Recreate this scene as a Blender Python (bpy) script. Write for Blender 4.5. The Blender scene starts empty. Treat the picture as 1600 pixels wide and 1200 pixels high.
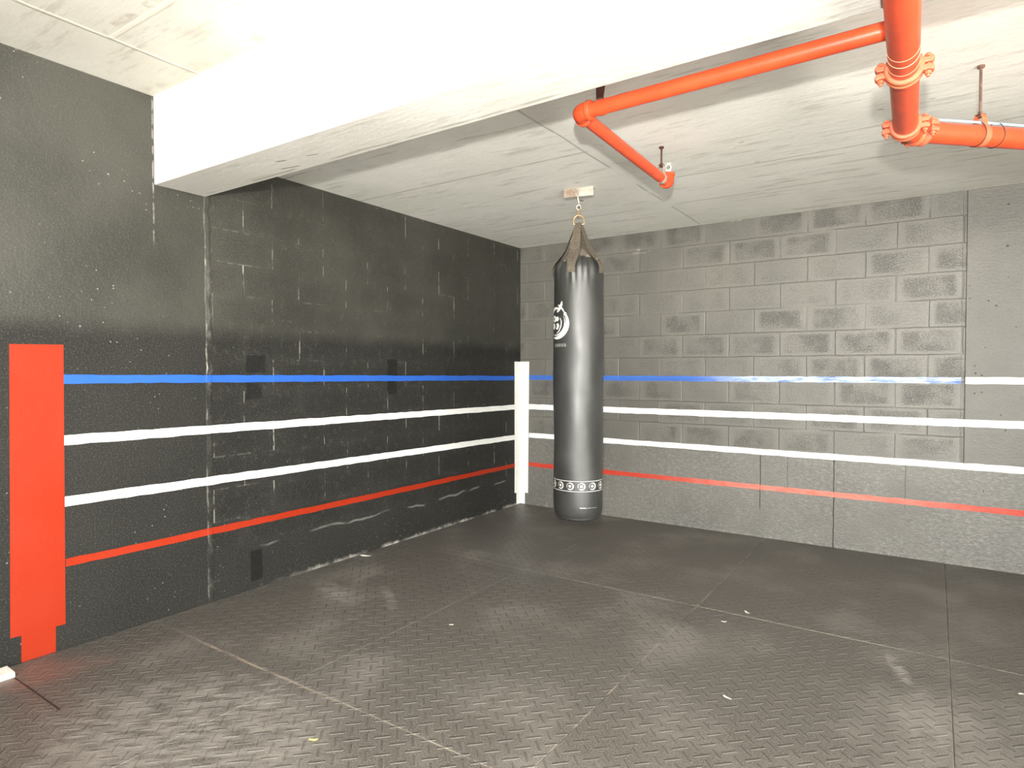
import bpy, bmesh, math, random
from mathutils import Vector, Matrix
random.seed(7)
S = bpy.context.scene
C = S.collection
PI = math.pi
H = 2.70            # slab over the corner
HN = 2.945          # higher slab in front of the beam
ZB = 2.453          # underside of the beam
YB0, YB1 = -3.748, -3.448

# ------------------------------------------------------------------ node helper
class M:
    """small wrapper that builds a node material from python expressions"""
    def __init__(s, name):
        s.m = bpy.data.materials.new(name); s.m.use_nodes = True
        s.t = s.m.node_tree; s.t.nodes.clear()
        s.out = s.t.nodes.new('ShaderNodeOutputMaterial')
        s.p = s.t.nodes.new('ShaderNodeBsdfPrincipled')
        s.t.links.new(s.p.outputs[0], s.out.inputs[0])
    def n(s, typ, **kw):
        nd = s.t.nodes.new(typ)
        for k, v in kw.items(): setattr(nd, k, v)
        return nd
    def put(s, inp, v):
        if isinstance(v, X): s.t.links.new(v.o, inp)
        elif isinstance(v, (tuple, list)):
            inp.default_value = tuple(v) + ((1,) if len(v) == 3 and len(inp.default_value) == 4 else ())
        else: inp.default_value = v
    def math(s, op, a, b=0.0, c=None, clamp=False):
        nd = s.n('ShaderNodeMath', operation=op, use_clamp=clamp)
        s.put(nd.inputs[0], a); s.put(nd.inputs[1], b)
        if c is not None: s.put(nd.inputs[2], c)
        return X(s, nd.outputs[0])
    def pos(s):
        g = s.n('ShaderNodeNewGeometry')
        return X(s, g.outputs['Position'])
    def obj(s):
        g = s.n('ShaderNodeTexCoord')
        return X(s, g.outputs['Object'])
    def sep(s, v):
        nd = s.n('ShaderNodeSeparateXYZ'); s.put(nd.inputs[0], v)
        return [X(s, o) for o in nd.outputs]
    def vec(s, x, y, z=0.0):
        nd = s.n('ShaderNodeCombineXYZ')
        for i, v in enumerate((x, y, z)): s.put(nd.inputs[i], v)
        return X(s, nd.outputs[0])
    def noise(s, v, scale=5., detail=3., rough=.55, dist=0.):
        nd = s.n('ShaderNodeTexNoise'); s.put(nd.inputs['Vector'], v)
        nd.inputs['Scale'].default_value = scale; nd.inputs['Detail'].default_value = detail
        nd.inputs['Roughness'].default_value = rough; nd.inputs['Distortion'].default_value = dist
        return X(s, nd.outputs[0])
    def vor(s, v, scale=5., rnd=1.):
        nd = s.n('ShaderNodeTexVoronoi'); s.put(nd.inputs['Vector'], v)
        nd.inputs['Scale'].default_value = scale; nd.inputs['Randomness'].default_value = rnd
        sp = s.n('ShaderNodeSeparateColor'); s.t.links.new(nd.outputs['Color'], sp.inputs[0])
        return X(s, nd.outputs['Distance']), X(s, sp.outputs[0])
    def white(s, v):
        nd = s.n('ShaderNodeTexWhiteNoise', noise_dimensions='3D'); s.put(nd.inputs['Vector'], v)
        return X(s, nd.outputs['Value'])
    def ss(s, v, a, b):
        """smooth 0..1 as v goes a..b (a may exceed b)"""
        nd = s.n('ShaderNodeMapRange', interpolation_type='SMOOTHSTEP')
        flip = a > b
        s.put(nd.inputs[0], v); nd.inputs[1].default_value = min(a, b); nd.inputs[2].default_value = max(a, b)
        nd.inputs[3].default_value = 1. if flip else 0.; nd.inputs[4].default_value = 0. if flip else 1.
        return X(s, nd.outputs[0])
    def mix(s, f, a, b):
        nd = s.n('ShaderNodeMix', data_type='RGBA')
        s.put(nd.inputs[0], f); s.put(nd.inputs[6], a); s.put(nd.inputs[7], b)
        return X(s, nd.outputs[2])
    def bump(s, h, dist=1., strength=1.):
        nd = s.n('ShaderNodeBump'); s.put(nd.inputs['Height'], h)
        nd.inputs['Distance'].default_value = dist; nd.inputs['Strength'].default_value = strength
        s.t.links.new(nd.outputs[0], s.p.inputs['Normal'])
    def set(s, color=None, rough=None, spec=None, metal=None, coat=None):
        if color is not None: s.put(s.p.inputs['Base Color'], color)
        if rough is not None: s.put(s.p.inputs['Roughness'], rough)
        if spec is not None: s.put(s.p.inputs['Specular IOR Level'], spec)
        if metal is not None: s.put(s.p.inputs['Metallic'], metal)
        if coat is not None: s.put(s.p.inputs['Coat Weight'], coat)
        return s.m
class X:
    def __init__(s, m, o): s.m = m; s.o = o
    def __add__(a, b): return a.m.math('ADD', a, b)
    __radd__ = __add__
    def __mul__(a, b): return a.m.math('MULTIPLY', a, b)
    __rmul__ = __mul__
    def __sub__(a, b): return a.m.math('SUBTRACT', a, b)
    def __rsub__(a, b): return a.m.math('SUBTRACT', b, a)
    def __truediv__(a, b): return a.m.math('DIVIDE', a, b)
    def floor(a): return a.m.math('FLOOR', a)
    def fract(a): return a.m.math('FRACT', a)
    def abs(a): return a.m.math('ABSOLUTE', a)
    def mod(a, b): return a.m.math('FLOORED_MODULO', a, b)
    def min(a, b): return a.m.math('MINIMUM', a, b)
    def max(a, b): return a.m.math('MAXIMUM', a, b)
    def lt(a, b): return a.m.math('LESS_THAN', a, b)
    def gt(a, b): return a.m.math('GREATER_THAN', a, b)
    def cl(a): return a.m.math('ADD', a, 0., clamp=True)

# ------------------------------------------------------------------ mesh helpers
def obj(name, bm, mat, parent=None, smooth=False, bevel=0):
    me = bpy.data.meshes.new(name)
    bmesh.ops.recalc_face_normals(bm, faces=bm.faces)
    bm.to_mesh(me); bm.free()
    for m in (mat if isinstance(mat, (list, tuple)) else [mat]): me.materials.append(m)
    o = bpy.data.objects.new(name, me); C.objects.link(o)
    if smooth:
        for p in me.polygons: p.use_smooth = len(p.vertices) <= 4
        me.set_sharp_from_angle(angle=math.radians(42))
    if bevel:
        b = o.modifiers.new('bevel', 'BEVEL'); b.width = bevel; b.segments = 2; b.limit_method = 'ANGLE'
    if parent is not None:
        o.parent = parent
        o.matrix_parent_inverse = Matrix.Translation(parent.location).inverted()
    return o
def tag(o, label=None, cat=None, group=None, kind=None):
    if label: o['label'] = label
    if cat: o['category'] = cat
    if group: o['group'] = group
    if kind: o['kind'] = kind
    return o
def thing(name, loc, label, cat, group=None):
    o = bpy.data.objects.new(name, None); C.objects.link(o); o.location = loc
    o.empty_display_size = .1
    return tag(o, label, cat, group)
def box(bm, x0, x1, y0, y1, z0, z1, rot=None, mi=0):
    vs = [bm.verts.new((x, y, z)) for x in (x0, x1) for y in (y0, y1) for z in (z0, z1)]
    if rot is not None:
        for v in vs: v.co = rot @ v.co
    for f in ((0,1,3,2),(4,6,7,5),(0,4,5,1),(2,3,7,6),(0,2,6,4),(1,5,7,3)):
        fc = bm.faces.new([vs[i] for i in f]); fc.material_index = mi
    return vs
def frame(d):
    d = Vector(d).normalized()
    a = Vector((0,0,1)) if abs(d.z) < .9 else Vector((1,0,0))
    u = d.cross(a).normalized(); v = d.cross(u).normalized()
    return u, v
def tube(bm, pts, r, seg=24, caps=True, mi=0, closed=False):
    """round tube through pts; r is a number or a list, frames carried along"""
    pts = [Vector(p) for p in pts]; n = len(pts)
    rs = r if isinstance(r, (list, tuple)) else [r]*n
    rings = []; u = None
    for i, p in enumerate(pts):
        if closed: d = pts[(i+1) % n]-pts[i-1]
        elif i == 0: d = pts[1]-pts[0]
        elif i == n-1: d = pts[-1]-pts[-2]
        else: d = (pts[i+1]-p).normalized()+(p-pts[i-1]).normalized()
        if d.length < 1e-9: d = pts[-1]-pts[0]
        d.normalize()
        if u is None: u, v = frame(d)
        else:
            u = (u-d*u.dot(d)).normalized(); v = d.cross(u)
        rings.append([bm.verts.new(p+(u*math.cos(2*PI*k/seg)+v*math.sin(2*PI*k/seg))*rs[i]) for k in range(seg)])
    m = n if closed else n-1
    for i in range(m):
        a, b = rings[i], rings[(i+1) % n]
        for k in range(seg):
            f = bm.faces.new((a[k], a[(k+1) % seg], b[(k+1) % seg], b[k])); f.material_index = mi
    if caps and not closed:
        bm.faces.new(rings[0][::-1]).material_index = mi; bm.faces.new(rings[-1]).material_index = mi
def step_tube(bm, a, b, prof, seg=32, mi=0):
    """solid of revolution along a->b; prof = [(t metres from a, radius)]"""
    a = Vector(a); b = Vector(b); d = (b-a).normalized(); u, v = frame(d); rings = []
    for t, r in prof:
        rings.append([bm.verts.new(a+d*t+(u*math.cos(2*PI*k/seg)+v*math.sin(2*PI*k/seg))*r) for k in range(seg)])
    for i in range(len(rings)-1):
        for k in range(seg):
            f = bm.faces.new((rings[i][k], rings[i][(k+1) % seg], rings[i+1][(k+1) % seg], rings[i+1][k])); f.material_index = mi
    bm.faces.new(rings[0][::-1]).material_index = mi; bm.faces.new(rings[-1]).material_index = mi
def arc(c, a, b, r, n=12):
    """points turning from direction -a (incoming side) to b about a corner c"""
    a = Vector(a).normalized(); b = Vector(b).normalized(); c = Vector(c); pts = []
    p0 = c-a*r; p1 = c+b*r
    for i in range(n+1):
        t = i/n
        pts.append(p0*(1-t)**2+c*2*t*(1-t)+p1*t*t)
    return pts
def prism(bm, poly, h0, h1, fn):
    """extrude a 2D polygon; fn(u, v, h) -> world point"""
    a = [bm.verts.new(fn(u, v, h0)) for u, v in poly]; b = [bm.verts.new(fn(u, v, h1)) for u, v in poly]
    n = len(poly)
    bm.faces.new(a[::-1]); bm.faces.new(b)
    for i in range(n): bm.faces.new((a[i], a[(i+1) % n], b[(i+1) % n], b[i]))

# ------------------------------------------------------------------ wall surfaces
def right_wall_fields(m):
    """height field (metres), pore mask and joint mask of the block wall in the plane y = 0"""
    P = m.pos(); x, y, z = m.sep(P)
    wob = (m.noise(P, 6., 2.)-.5)*.010
    c = ((z-.73+wob)/.2).floor()
    par = (c+1).mod(2.)
    u = (x-3.60+wob)/.4115 + par*.5
    bi = u.floor()
    fu = u.fract(); fv = ((z-.73+wob)/.2).fract()
    du = fu.min(1-fu)*.4115; dv = fv.min(1-fv)*.2
    rnd = m.white(m.vec(bi, c, 3.7)); rnd2 = m.white(m.vec(bi, c, 9.1))
    block = m.ss(z, .735, .75)*m.ss(x, 3.83, 3.815)
    topmess = m.ss(z, 2.56, 2.62)
    vis_h = m.ss(m.noise(P, 2.3, 2.), .30, .50)
    ju = m.ss(du, .007, .0012)*(.25+.75*m.ss(rnd2, .15, .6))
    jv = m.ss(dv, .006, .0012)*(.10+.80*vis_h)
    joint = ju.max(jv)*block*(1-topmess*.8)
    inner = m.ss(du, .012, .07)*m.ss(dv, .006, .04)
    patch = m.ss(m.noise(P, 5., 2.), .36, .62)
    amt = (inner*(.45+.55*m.ss(rnd, .1, .9))*(.45+.55*patch))*block
    sc = m.noise(m.vec(x, y, z*1.25), 95., 2., .6)
    pore = m.ss(sc+amt*.15, .585, .66)*amt
    # free standing pits of the concrete column and the base
    d, r = m.vor(P, 17.)
    pit = m.ss(d, .14, .07)*r.gt(.88)
    d3, r3 = m.vor(P, 26.)
    pit = pit.max(m.ss(d3, .17, .08)*r3.gt(.72)*m.ss(x, 3.83, 3.85)*m.ss(m.noise(P, 3., 2.), .40, .55)*m.ss(z, .85, 1.0)*m.ss(z, 2.25, 2.0))
    pit = pit*(1-block)*m.ss(z, .3, .6)
    lump = m.noise(P, 14., 4., .6)*.004*(1-block*.4)
    rough = m.noise(m.vec(x, y, z*1.8), 42., 4., .7)*.0042*(1-block*.35)
    # the lower concrete curb: vertical cracks
    low = m.ss(z, .735, .70)
    wv = (m.noise(P, 9., 3.)-.5)*.016
    cr = m.ss((x-2.427+wv).abs(), .006, .001)*m.ss(z, .22, .25)
    cr = cr.max(m.ss((x-2.985+wv).abs(), .006, .001))
    cr = cr.max(m.ss((x-2.64+wv).abs(), .005, .001)*m.ss(z, .40, .48)*.5)
    cr = cr.max(m.ss((x-3.467+wv).abs(), .005, .001)*m.ss(z, .34, .38)*.5)
    cr = cr*low
    hgt = lump+rough-joint*.0028-pore*.0022-pit*.004-cr*.004
    return dict(P=P, x=x, z=z, h=hgt, pore=pore, joint=joint, pit=pit, crack=cr, rnd=rnd, block=block, low=low)

def mat_wall_back():
    m = M('black painted block wall, grey with age'); f = right_wall_fields(m)
    P = f['P']; x = f['x']; z = f['z']
    big = m.noise(P, 1.3, 3.)
    col = m.mix(m.ss(big, .3, .7), WB0, WB1)
    col = m.mix(f['rnd']*.5*f['block'], col, WB2)
    dust = m.ss(m.noise(m.vec(x, 0., z*1.8), 26., 6., .75), .44, .64)*f['low']*m.ss(m.noise(P, 2.2, 3.), .30, .52)
    col = m.mix(dust*.42, col, (.30, .30, .285))
    gouge = m.ss(m.noise(m.vec(x, 0., z*1.5), 11., 6., .78), .59, .65)*f['low']
    col = m.mix(gouge*.6, col, (.05, .048, .043))
    col = m.mix(m.ss(m.noise(m.vec(x, y_of(m, P), z*1.3), 55., 5., .7), .36, .64)*.40, col, (.075, .071, .062))
    crumbs = m.ss(z+(m.noise(P, 20., 3.)-.5)*.09, .035, -.02)*m.ss(m.noise(P, 40., 2.), .45, .6)
    col = m.mix(crumbs*.5, col, (.34, .33, .30))
    chip = m.ss(m.noise(m.vec(x*.8, 0., z*2.4), 4.2, 3., .6), .66, .70)*m.ss(z, 2.48, 2.55)
    col = m.mix(chip*.5, col, (.42, .39, .33))
    dark = (f['pore']*.62).max(f['joint']*.38).max(f['pit']*.85).max(f['crack']*.8)
    col = m.mix(dark, col, (.018, .017, .015))
    m.bump(f['h'], 1., .9)
    return m.set(col, WB_R, WB_S)
WB0, WB1, WB2 = (.098, .093, .080), (.145, .137, .118), (.178, .169, .147)
WB_R, WB_S = .50, 1.0

def left_wall_fields(m):
    P = m.pos(); x, y, z = m.sep(P)
    wob = (m.noise(P, 6., 2.)-.5)*.010
    zz = (z-1.68+wob)/.2
    c = zz.floor(); par = c.mod(2.)
    u = (y+2.995+wob)/.42 + par*.5
    bi = u.floor(); fu = u.fract(); fv = zz.fract()
    du = fu.min(1-fu)*.42; dv = fv.min(1-fv)*.2
    rnd = m.white(m.vec(bi, c, 2.3))
    block = m.ss(y, -3.43, -3.41)*m.ss(z, .28, .32)
    ju = m.ss(du, .007, .0015)*block*m.ss(rnd, .45, .75)
    jv = m.ss(dv, .007, .0015)*block*m.ss(m.noise(P, 2., 2.), .54, .66)*.5
    joint = ju.max(jv)
    inner = m.ss(du, .01, .06)*m.ss(dv, .006, .04)*block
    pore = m.ss(m.noise(P, 90., 2., .6)+.10*inner, .60, .68)*inner*.6
    lump = m.noise(P, 12., 4., .6)*.004
    # roller stipple
    # the mortar ridge where the column meets the blocks
    wv = (m.noise(P, 3.2, 5., .65)-.5)*.075
    ridge = m.ss((y+3.437+wv).abs()+(m.noise(P, 11., 3.)-.5)*.03, .024, .004)
    edge = m.ss((y+3.452+wv*.6).abs(), .007, .002)
    fine = m.noise(P, 70., 4., .7)*.0020
    h = lump+fine-joint*.0016-pore*.002+ridge*.004+edge*.002
    return dict(P=P, y=y, z=z, h=h, joint=joint, pore=pore, ju=ju, jv=jv, block=block, ridge=ridge, edge=edge, rnd=rnd)

def mat_wall_left():
    m = M('black painted wall, block and column'); f = left_wall_fields(m)
    P = f['P']; y = f['y']; z = f['z']
    fresh = m.ss(z+(m.noise(P, 3., 3.)-.5)*.10, 1.72, 1.58)          # a second coat of matt black below 1.65 m
    col = m.mix(m.ss(m.noise(P, 1.6, 3.), .3, .7), WL0, WL1)
    col = m.mix(fresh*.75, col, WL2)
    col = m.mix(m.ss(m.noise(P, 120., 4., .7), .50, .64)*.5, col, (.075, .072, .062))
    col = m.mix(m.ss(m.noise(P, 18., 5., .7), .52, .70)*.35*f['block'], col, (.075, .072, .062))
    scr = m.ss(m.noise(m.vec(P_x(m, P), y*3., z*1.2), 7., 3., .6), .47, .58)
    col = m.mix(f['ju']*scr*.75, col, (.30, .29, .26))
    col = m.mix(f['jv']*scr*.5, col, (.24, .23, .21))
    e2 = m.ss(m.noise(P, 6., 5., .68), .48, .64)
    col = m.mix(f['edge']*e2*.7*m.ss(z, 2.40, 2.30)*(.4+.6*m.ss(z, .9, 1.5)), col, (.40, .38, .33))
    col = m.mix(f['ridge']*.32*m.ss(z, 2.40, 2.2)*m.ss(m.noise(P, 7., 6., .72), .44, .62)*(.35+.65*m.ss(z, .9, 1.4)), col, (.20, .19, .165))
    # thin pale line running down from the beam corner
    ln = m.ss((y+3.752+(m.noise(P, 9., 3.)-.5)*.008).abs(), .006, .002)*m.ss(z, 2.10, 2.2)*m.ss(m.noise(P, 12., 2.), .42, .55)
    col = m.mix(ln*.6, col, (.33, .31, .28))
    # paint drips and specks on the column
    d, r = m.vor(P, 16.)
    spk = m.ss(d, .11, .06)*r.gt(.86)*m.ss(m.noise(P, 2.2, 2.), .52, .66)*(.25+.75*m.ss(y, -3.2, -3.5))
    d2, r2 = m.vor(P, 34.)
    spk2 = m.ss(d2, .14, .08)*r2.gt(.90)*m.ss(m.noise(P, 3.1, 2.), .50, .64)*(.35+.65*m.ss(y, -3.2, -3.5))
    col = m.mix(spk.max(spk2)*.5, col, (.50, .48, .44))
    # knocked and scraped band near the floor
    lowz = m.ss(z, .42, .05)
    scf = m.ss(m.noise(m.vec(0., y*1.4, z*3.5), 16., 6., .75), .57, .68)*lowz*m.ss(y, -3.6, -3.3)*m.ss(m.noise(P, 1.9, 2.), .40, .58)
    col = m.mix(scf*.45, col, (.26, .25, .235))
    led = m.ss((z-.275+(m.noise(P, 2.2, 3.)-.5)*.12).abs(), .012, .003)*m.ss(m.noise(P, 3., 2.), .46, .60)*m.ss(y, -3.4, -3.2)
    col = m.mix(led*.45, col, (.26, .25, .23))
    crumbs = m.ss(z+(m.noise(P, 24., 3.)-.5)*.06, .030, -.01)*m.ss(m.noise(P, 3.5, 2.), .40, .58)*m.ss(y, -3.1, -2.4)
    col = m.mix(crumbs*.9, col, (.42, .40, .36))
    dark = (f['pore']*.6)
    # filled holes, painted darker
    def patch(y0, y1, z0, z1):
        n = (m.noise(P, 14., 2.)-.5)*.03
        return m.ss(y+n, y0-.006, y0+.006)*m.ss(y+n, y1+.006, y1-.006)*m.ss(z+n, z0-.006, z0+.006)*m.ss(z+n, z1+.006, z1-.006)
    pt = patch(-3.19, -3.05, 1.40, 1.51).max(patch(-3.19, -3.08, 1.23, 1.33)).max(patch(-1.945, -1.84, 1.22, 1.50)).max(patch(-3.17, -3.085, .05, .25))
    col = m.mix((dark.max(pt*.55)), col, (.004, .004, .004))
    m.bump(f['h']-pt*.0015, 1., .9)
    rg = .52+fresh*.10
    return m.set(col, rg, WL_S-fresh*.30)
def y_of(m, P): return m.sep(P)[1]
def P_x(m, P): return m.sep(P)[0]
WL0, WL1, WL2 = (.022, .0222, .0170), (.040, .0390, .0320), (.0170, .0163, .0160)
WL_S = .42

def paint(name, color, fields, rough=.5, worn=None, spec=.5):
    m = M(name); f = fields(m); col = color
    P = f['P']
    v = m.noise(P, 3., 3.)
    col = m.mix(m.ss(v, .3, .75)*.25, color, tuple(min(1, c*1.12+.015) for c in color))
    col = m.mix(f['pore']*.12, col, tuple(c*.35 for c in color))
    if worn: col = worn(m, f, col)  # pales the rope colour along its length
    m.bump(f['h'], 1., .7)
    return m.set(col, rough, spec)

def mat_concrete(name, c0, c1, axis='x', stain=.5, seams=None):
    m = M(name); P = m.pos(); x, y, z = m.sep(P)
    q = m.vec(x*.35, y*2.2, z*2.2) if axis == 'x' else m.vec(x*2.2, y*.35, z*2.2)
    gr = m.noise(q, 9., 4., .6); gr2 = m.noise(q, 40., 3., .6)
    blot = m.noise(P, 1.6, 4., .6)
    col = m.mix(m.ss(blot, .32, .70), c0, c1)
    if seams is ceiling_seams: col = m.mix(m.ss(y, YB1, YB0), col, m.mix(m.ss(blot, .32, .70), (.60, .575, .52), (.68, .66, .61)))   # near side coloured darker to offset the stronger light there
    col = m.mix(m.ss(gr, .54, .72)*.42*stain, col, (.36, .34, .29))
    col = m.mix(m.ss(gr2, .60, .75)*.28*stain, col, (.38, .36, .32))
    st = m.ss(m.noise(q, 2.6, 5., .68), .62, .70)
    col = m.mix(st*.45*stain, col, (.36, .33, .27))
    d, r = m.vor(m.vec(x*.55, y*1.6, z*1.6), 8.)
    pit = m.ss(d, .10, .05)*r.gt(.90)
    col = m.mix(pit*.75*stain, col, (.20, .19, .17))
    h = gr*.003+gr2*.0012+m.noise(P, 22., 5., .65)*.0035-pit*.003
    if seams:
        for s in seams(m, P, x, y, z):
            mask, c, k, dh = s
            col = m.mix(mask*k, col, c); h = h+mask*dh
    m.bump(h, 1., .6)
    return m.set(col, .75, .3)

def ceiling_seams(m, P, x, y, z):
    w = (m.noise(P, 3., 3.)-.5)*.02
    far = m.ss(y, -3.46, -3.44); near = 1-far
    br = m.ss(m.noise(P, 4., 2.), .34, .5)
    return [
      (m.ss((x-1.915+w).abs(), .010, .003)*far*br, (.30, .29, .25), .55, -.002),
      (m.ss((y+2.225+w).abs(), .016, .004)*far*m.ss(x, 1.95, 1.9)*br, (.32, .30, .26), .45, -.002),
      (m.ss((y+.80+w).abs(), .016, .004)*far*br, (.33, .31, .27), .4, -.002),
      (m.ss((y+1.45+w).abs(), .012, .004)*far*m.ss(x, 1.9, 1.95)*br, (.33, .31, .27), .45, -.002),
      (m.ss((x-.47+w).abs(), .016, .006)*near, (.66, .63, .55), .6, .004),
      (m.ss((y+4.168+w).abs(), .018, .006)*near*m.ss(x, .46, .48), (.68, .65, .57), .8, .004),
      (m.ss((y+4.215+w*3).abs(), .03, .006)*near*m.ss(x, .46, .48)*m.ss(m.noise(P, 11., 3.), .44, .62), (.36, .32, .25), .6, 0.),
      (m.ss((y+3.80+w*2).abs(), .05, .006)*near*m.ss(m.noise(P, 5., 4.), .42, .60), (.40, .37, .30), .6, 0.),
    ]
def beam_marks(m, P, x, y, z):
    w = (m.noise(P, 4., 3.)-.5)*.03
    sof = m.ss(z, ZB+.003, ZB+.001)
    return [
      (m.ss((y+3.48+w).abs(), .014, .004)*sof*m.ss(m.noise(m.vec(x, y, 0.), 2.5, 3.), .48, .60), (.30, .28, .22), .6, 0.),
      (m.ss((y+3.515-(x-.86)*.16+w*.4).abs(), .006, .002)*sof*m.ss((x-.89).abs(), .075, .05), (.10, .09, .08), .9, -.003),
      (m.ss((y+3.595-(x-.94)*.25+w*.4).abs(), .007, .002)*sof*m.ss((x-.935).abs(), .04, .02), (.10, .09, .08), .9, -.003),
      (m.ss((y+3.57-(x-1.13)*.2+w*.4).abs(), .005, .002)*sof*m.ss((x-1.14).abs(), .05, .02), (.12, .11, .10), .9, -.003),
    ]

MATX, MATY = 1.24, 1.93
def mat_rubber():
    m = M('black rubber tread'); P = m.pos(); x, y, z = m.sep(P)
    wob = (m.noise(P, 3., 2.)-.5)*.004
    p = (x+y)*.70710678+1.333+wob; q = (y-x)*.70710678+3.839
    s = .0575
    a = p/s+.5; b = q/s+.5
    odd = (a.floor()+b.floor()).mod(2.)
    fa = (a.fract()-.5)*s; fb = (b.fract()-.5)*s
    # bars overlap their cell a little, so measure in this cell and its neighbours
    def bar(u, v, L=.033, w=.0050):
        return m.ss((u.abs()-L+w).max(0.)+v.abs(), w+.0016, w-.0016)
    def cell(da, db):
        return fa-da*s, fb-db*s
    hs = None
    for da, db in ((0, 0), (1, 0), (-1, 0), (0, 1), (0, -1)):
        u, v = cell(da, db)
        par = odd if (da, db) == (0, 0) else (1-odd)
        hb = bar(u, v)*par + bar(v, u)*(1-par)
        hs = hb if hs is None else hs.max(hb)
    wear = m.noise(P, 1.1, 3.)
    keep = .35+.65*m.ss(m.noise(P, 1.7, 2.), .30, .55)
    fine = m.noise(P, 150., 2.)
    col = m.mix(m.ss(fine, .40, .66), RB0, RB1)
    # pale dust lying against the bars and over the walked parts
    dustp = m.ss(m.noise(P, 1.5, 4., .62), .46, .72)
    col = m.mix(dustp*.45, col, RB2)
    rim = (hs*(1-hs)*4)
    col = m.mix(rim*.75*keep, col, (.28, .262, .238))
    col = m.mix(hs*(1-rim)*.45, col, (.045, .042, .038))
    # dirt along the seams
    ux = (x/MATX); uy = ((y+1.85)/MATY)
    dx = ux.fract().min(1-ux.fract())*MATX; dy = uy.fract().min(1-uy.fract())*MATY
    sm = m.noise(P, 4.5, 4., .65)
    seam = m.ss(dx, .007, .002)*m.ss(x, .5, .6)*m.ss(sm, .40, .60)*(.18+.82*m.ss(x, 1.8, 2.0))
    seam = seam.max(m.ss(dy, .007, .002)*m.ss(sm, .38, .60)*(.35+.65*m.ss(x, 1.3, 1.6))*m.ss(y, -.6, -1.0))
    col = m.mix(seam*.6, col, (.32, .28, .23))
    heavy = m.ss((y+3.785+(sm-.5)*.02).abs(), .010, .002)*m.ss(m.noise(P, 9., 4., .7), .34, .56)*m.ss(x, .35, .6)*m.ss(x, 1.75, 1.2)
    col = m.mix(heavy*.7, col, (.36, .30, .24))
    # chalky scuffs
    def blot(cx, cy, rx, ry, rot, k, thr=.46):
        ca, sa = math.cos(rot), math.sin(rot)
        uu = ((x-cx)*ca+(y-cy)*sa)/rx; vv = ((y-cy)*ca-(x-cx)*sa)/ry
        d = uu*uu+vv*vv
        return m.ss(d+(m.noise(P, 7., 5., .7)-.5)*2.6, 1.5, 0.)*k
    sc = blot(3.515, -2.09, .035, .15, .30, .75).max(blot(3.62, -2.60, .10, .36, .1, .30))
    sc = sc.max(blot(.50, -2.90, .30, .09, -.3, .40)).max(blot(.85, -2.78, .25, .035, -.65, .40)).max(blot(.42, -2.55, .05, .22, .3, .25))
    sc = sc.max(blot(1.20, -4.25, .60, .42, .3, .50)).max(blot(2.15, -3.35, .30, .20, .3, .16)).max(blot(2.75, -3.05, .35, .14, -.6, .14))
    col = m.mix(sc*m.ss(m.noise(m.vec(p*.6, q*2.2, 0.), 13., 4., .65), .34, .62), col, (.33, .31, .285))
    rust = blot(.20, -4.42, .14, .30, -.3, .35)  # red tint on the mat below the orange post, not rust
    col = m.mix(rust, col, (.22, .10, .075))
    d, r = m.vor(P, 9.)
    col = m.mix(m.ss(d, .045, .02)*r.gt(.80)*.7, col, (.48, .45, .40))
    cut = m.ss((y+4.472).abs(), .006, .002)*m.ss(x, .66, .62)*m.ss(y, -4.0, -4.1)
    col = m.mix(cut*.8, col, (.015, .013, .012))
    m.bump(hs*.0034*keep+fine*.0005+m.noise(P, 2., 3.)*.006-cut*.003, 1., 1.)
    return m.set(col, RB_R, RB_S)
RB0, RB1, RB2 = (.066, .060, .052), (.150, .138, .122), (.25, .233, .213)
RB_R, RB_S = .52, .5

def mat_plain(name, col, rough=.5, spec=.5, metal=0., var=.15, scale=18., bumpd=.0006, dirt=None):
    m = M(name); P = m.obj()
    v = m.noise(P, scale, 4.)
    c = m.mix(m.ss(v, .35, .7), tuple(c*(1-var) for c in col), tuple(min(1, c*(1+var)) for c in col))
    if dirt:
        c = m.mix(m.ss(m.noise(P, scale*2.3, 4., .65), .55, .65)*dirt[1], c, dirt[0])
    m.bump(m.noise(P, scale*6, 3.)*bumpd, 1., 1.)
    return m.set(c, rough, spec, metal)

def mat_angle():
    m = M('galvanised angle, rusting at the left'); P = m.obj(); x, y, z = m.sep(P)
    n = m.noise(P, 26., 5., .7)
    k = m.ss(x+(n-.5)*.10, 1.555, 1.52)
    c = m.mix(m.ss(n, .3, .7), (.42, .39, .33), (.55, .52, .46))
    c = m.mix(k*.75*m.ss(n, .30, .60), c, (.20, .10, .05))
    m.bump(n*.001, 1., .8)
    return m.set(c, .6, .3)
def blue_paler(m, f, col):
    n = m.noise(m.vec(f['x']*.35, 0., f['z']*2.), 16., 5., .7)
    w = m.ss(f['x'], 1.8, 2.5)*m.ss(n, .28, .58)  # goes streaky pale blue towards the right
    return m.mix(w*.80, col, (.62, .70, .88))
def red_sheen_worn(m, f, col):
    n = m.noise(m.vec(f['x']*.5, 0., f['z']), 14., 5., .7)
    w = m.ss(f['x'], 1.2, 2.6)*m.ss(f['x'], 4.3, 3.2)*(.55+.45*m.ss(n, .34, .60))  # pale wash of the light's sheen put into the red, broken by wear
    return m.mix(w*.60, col, (.66, .30, .235))

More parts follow.
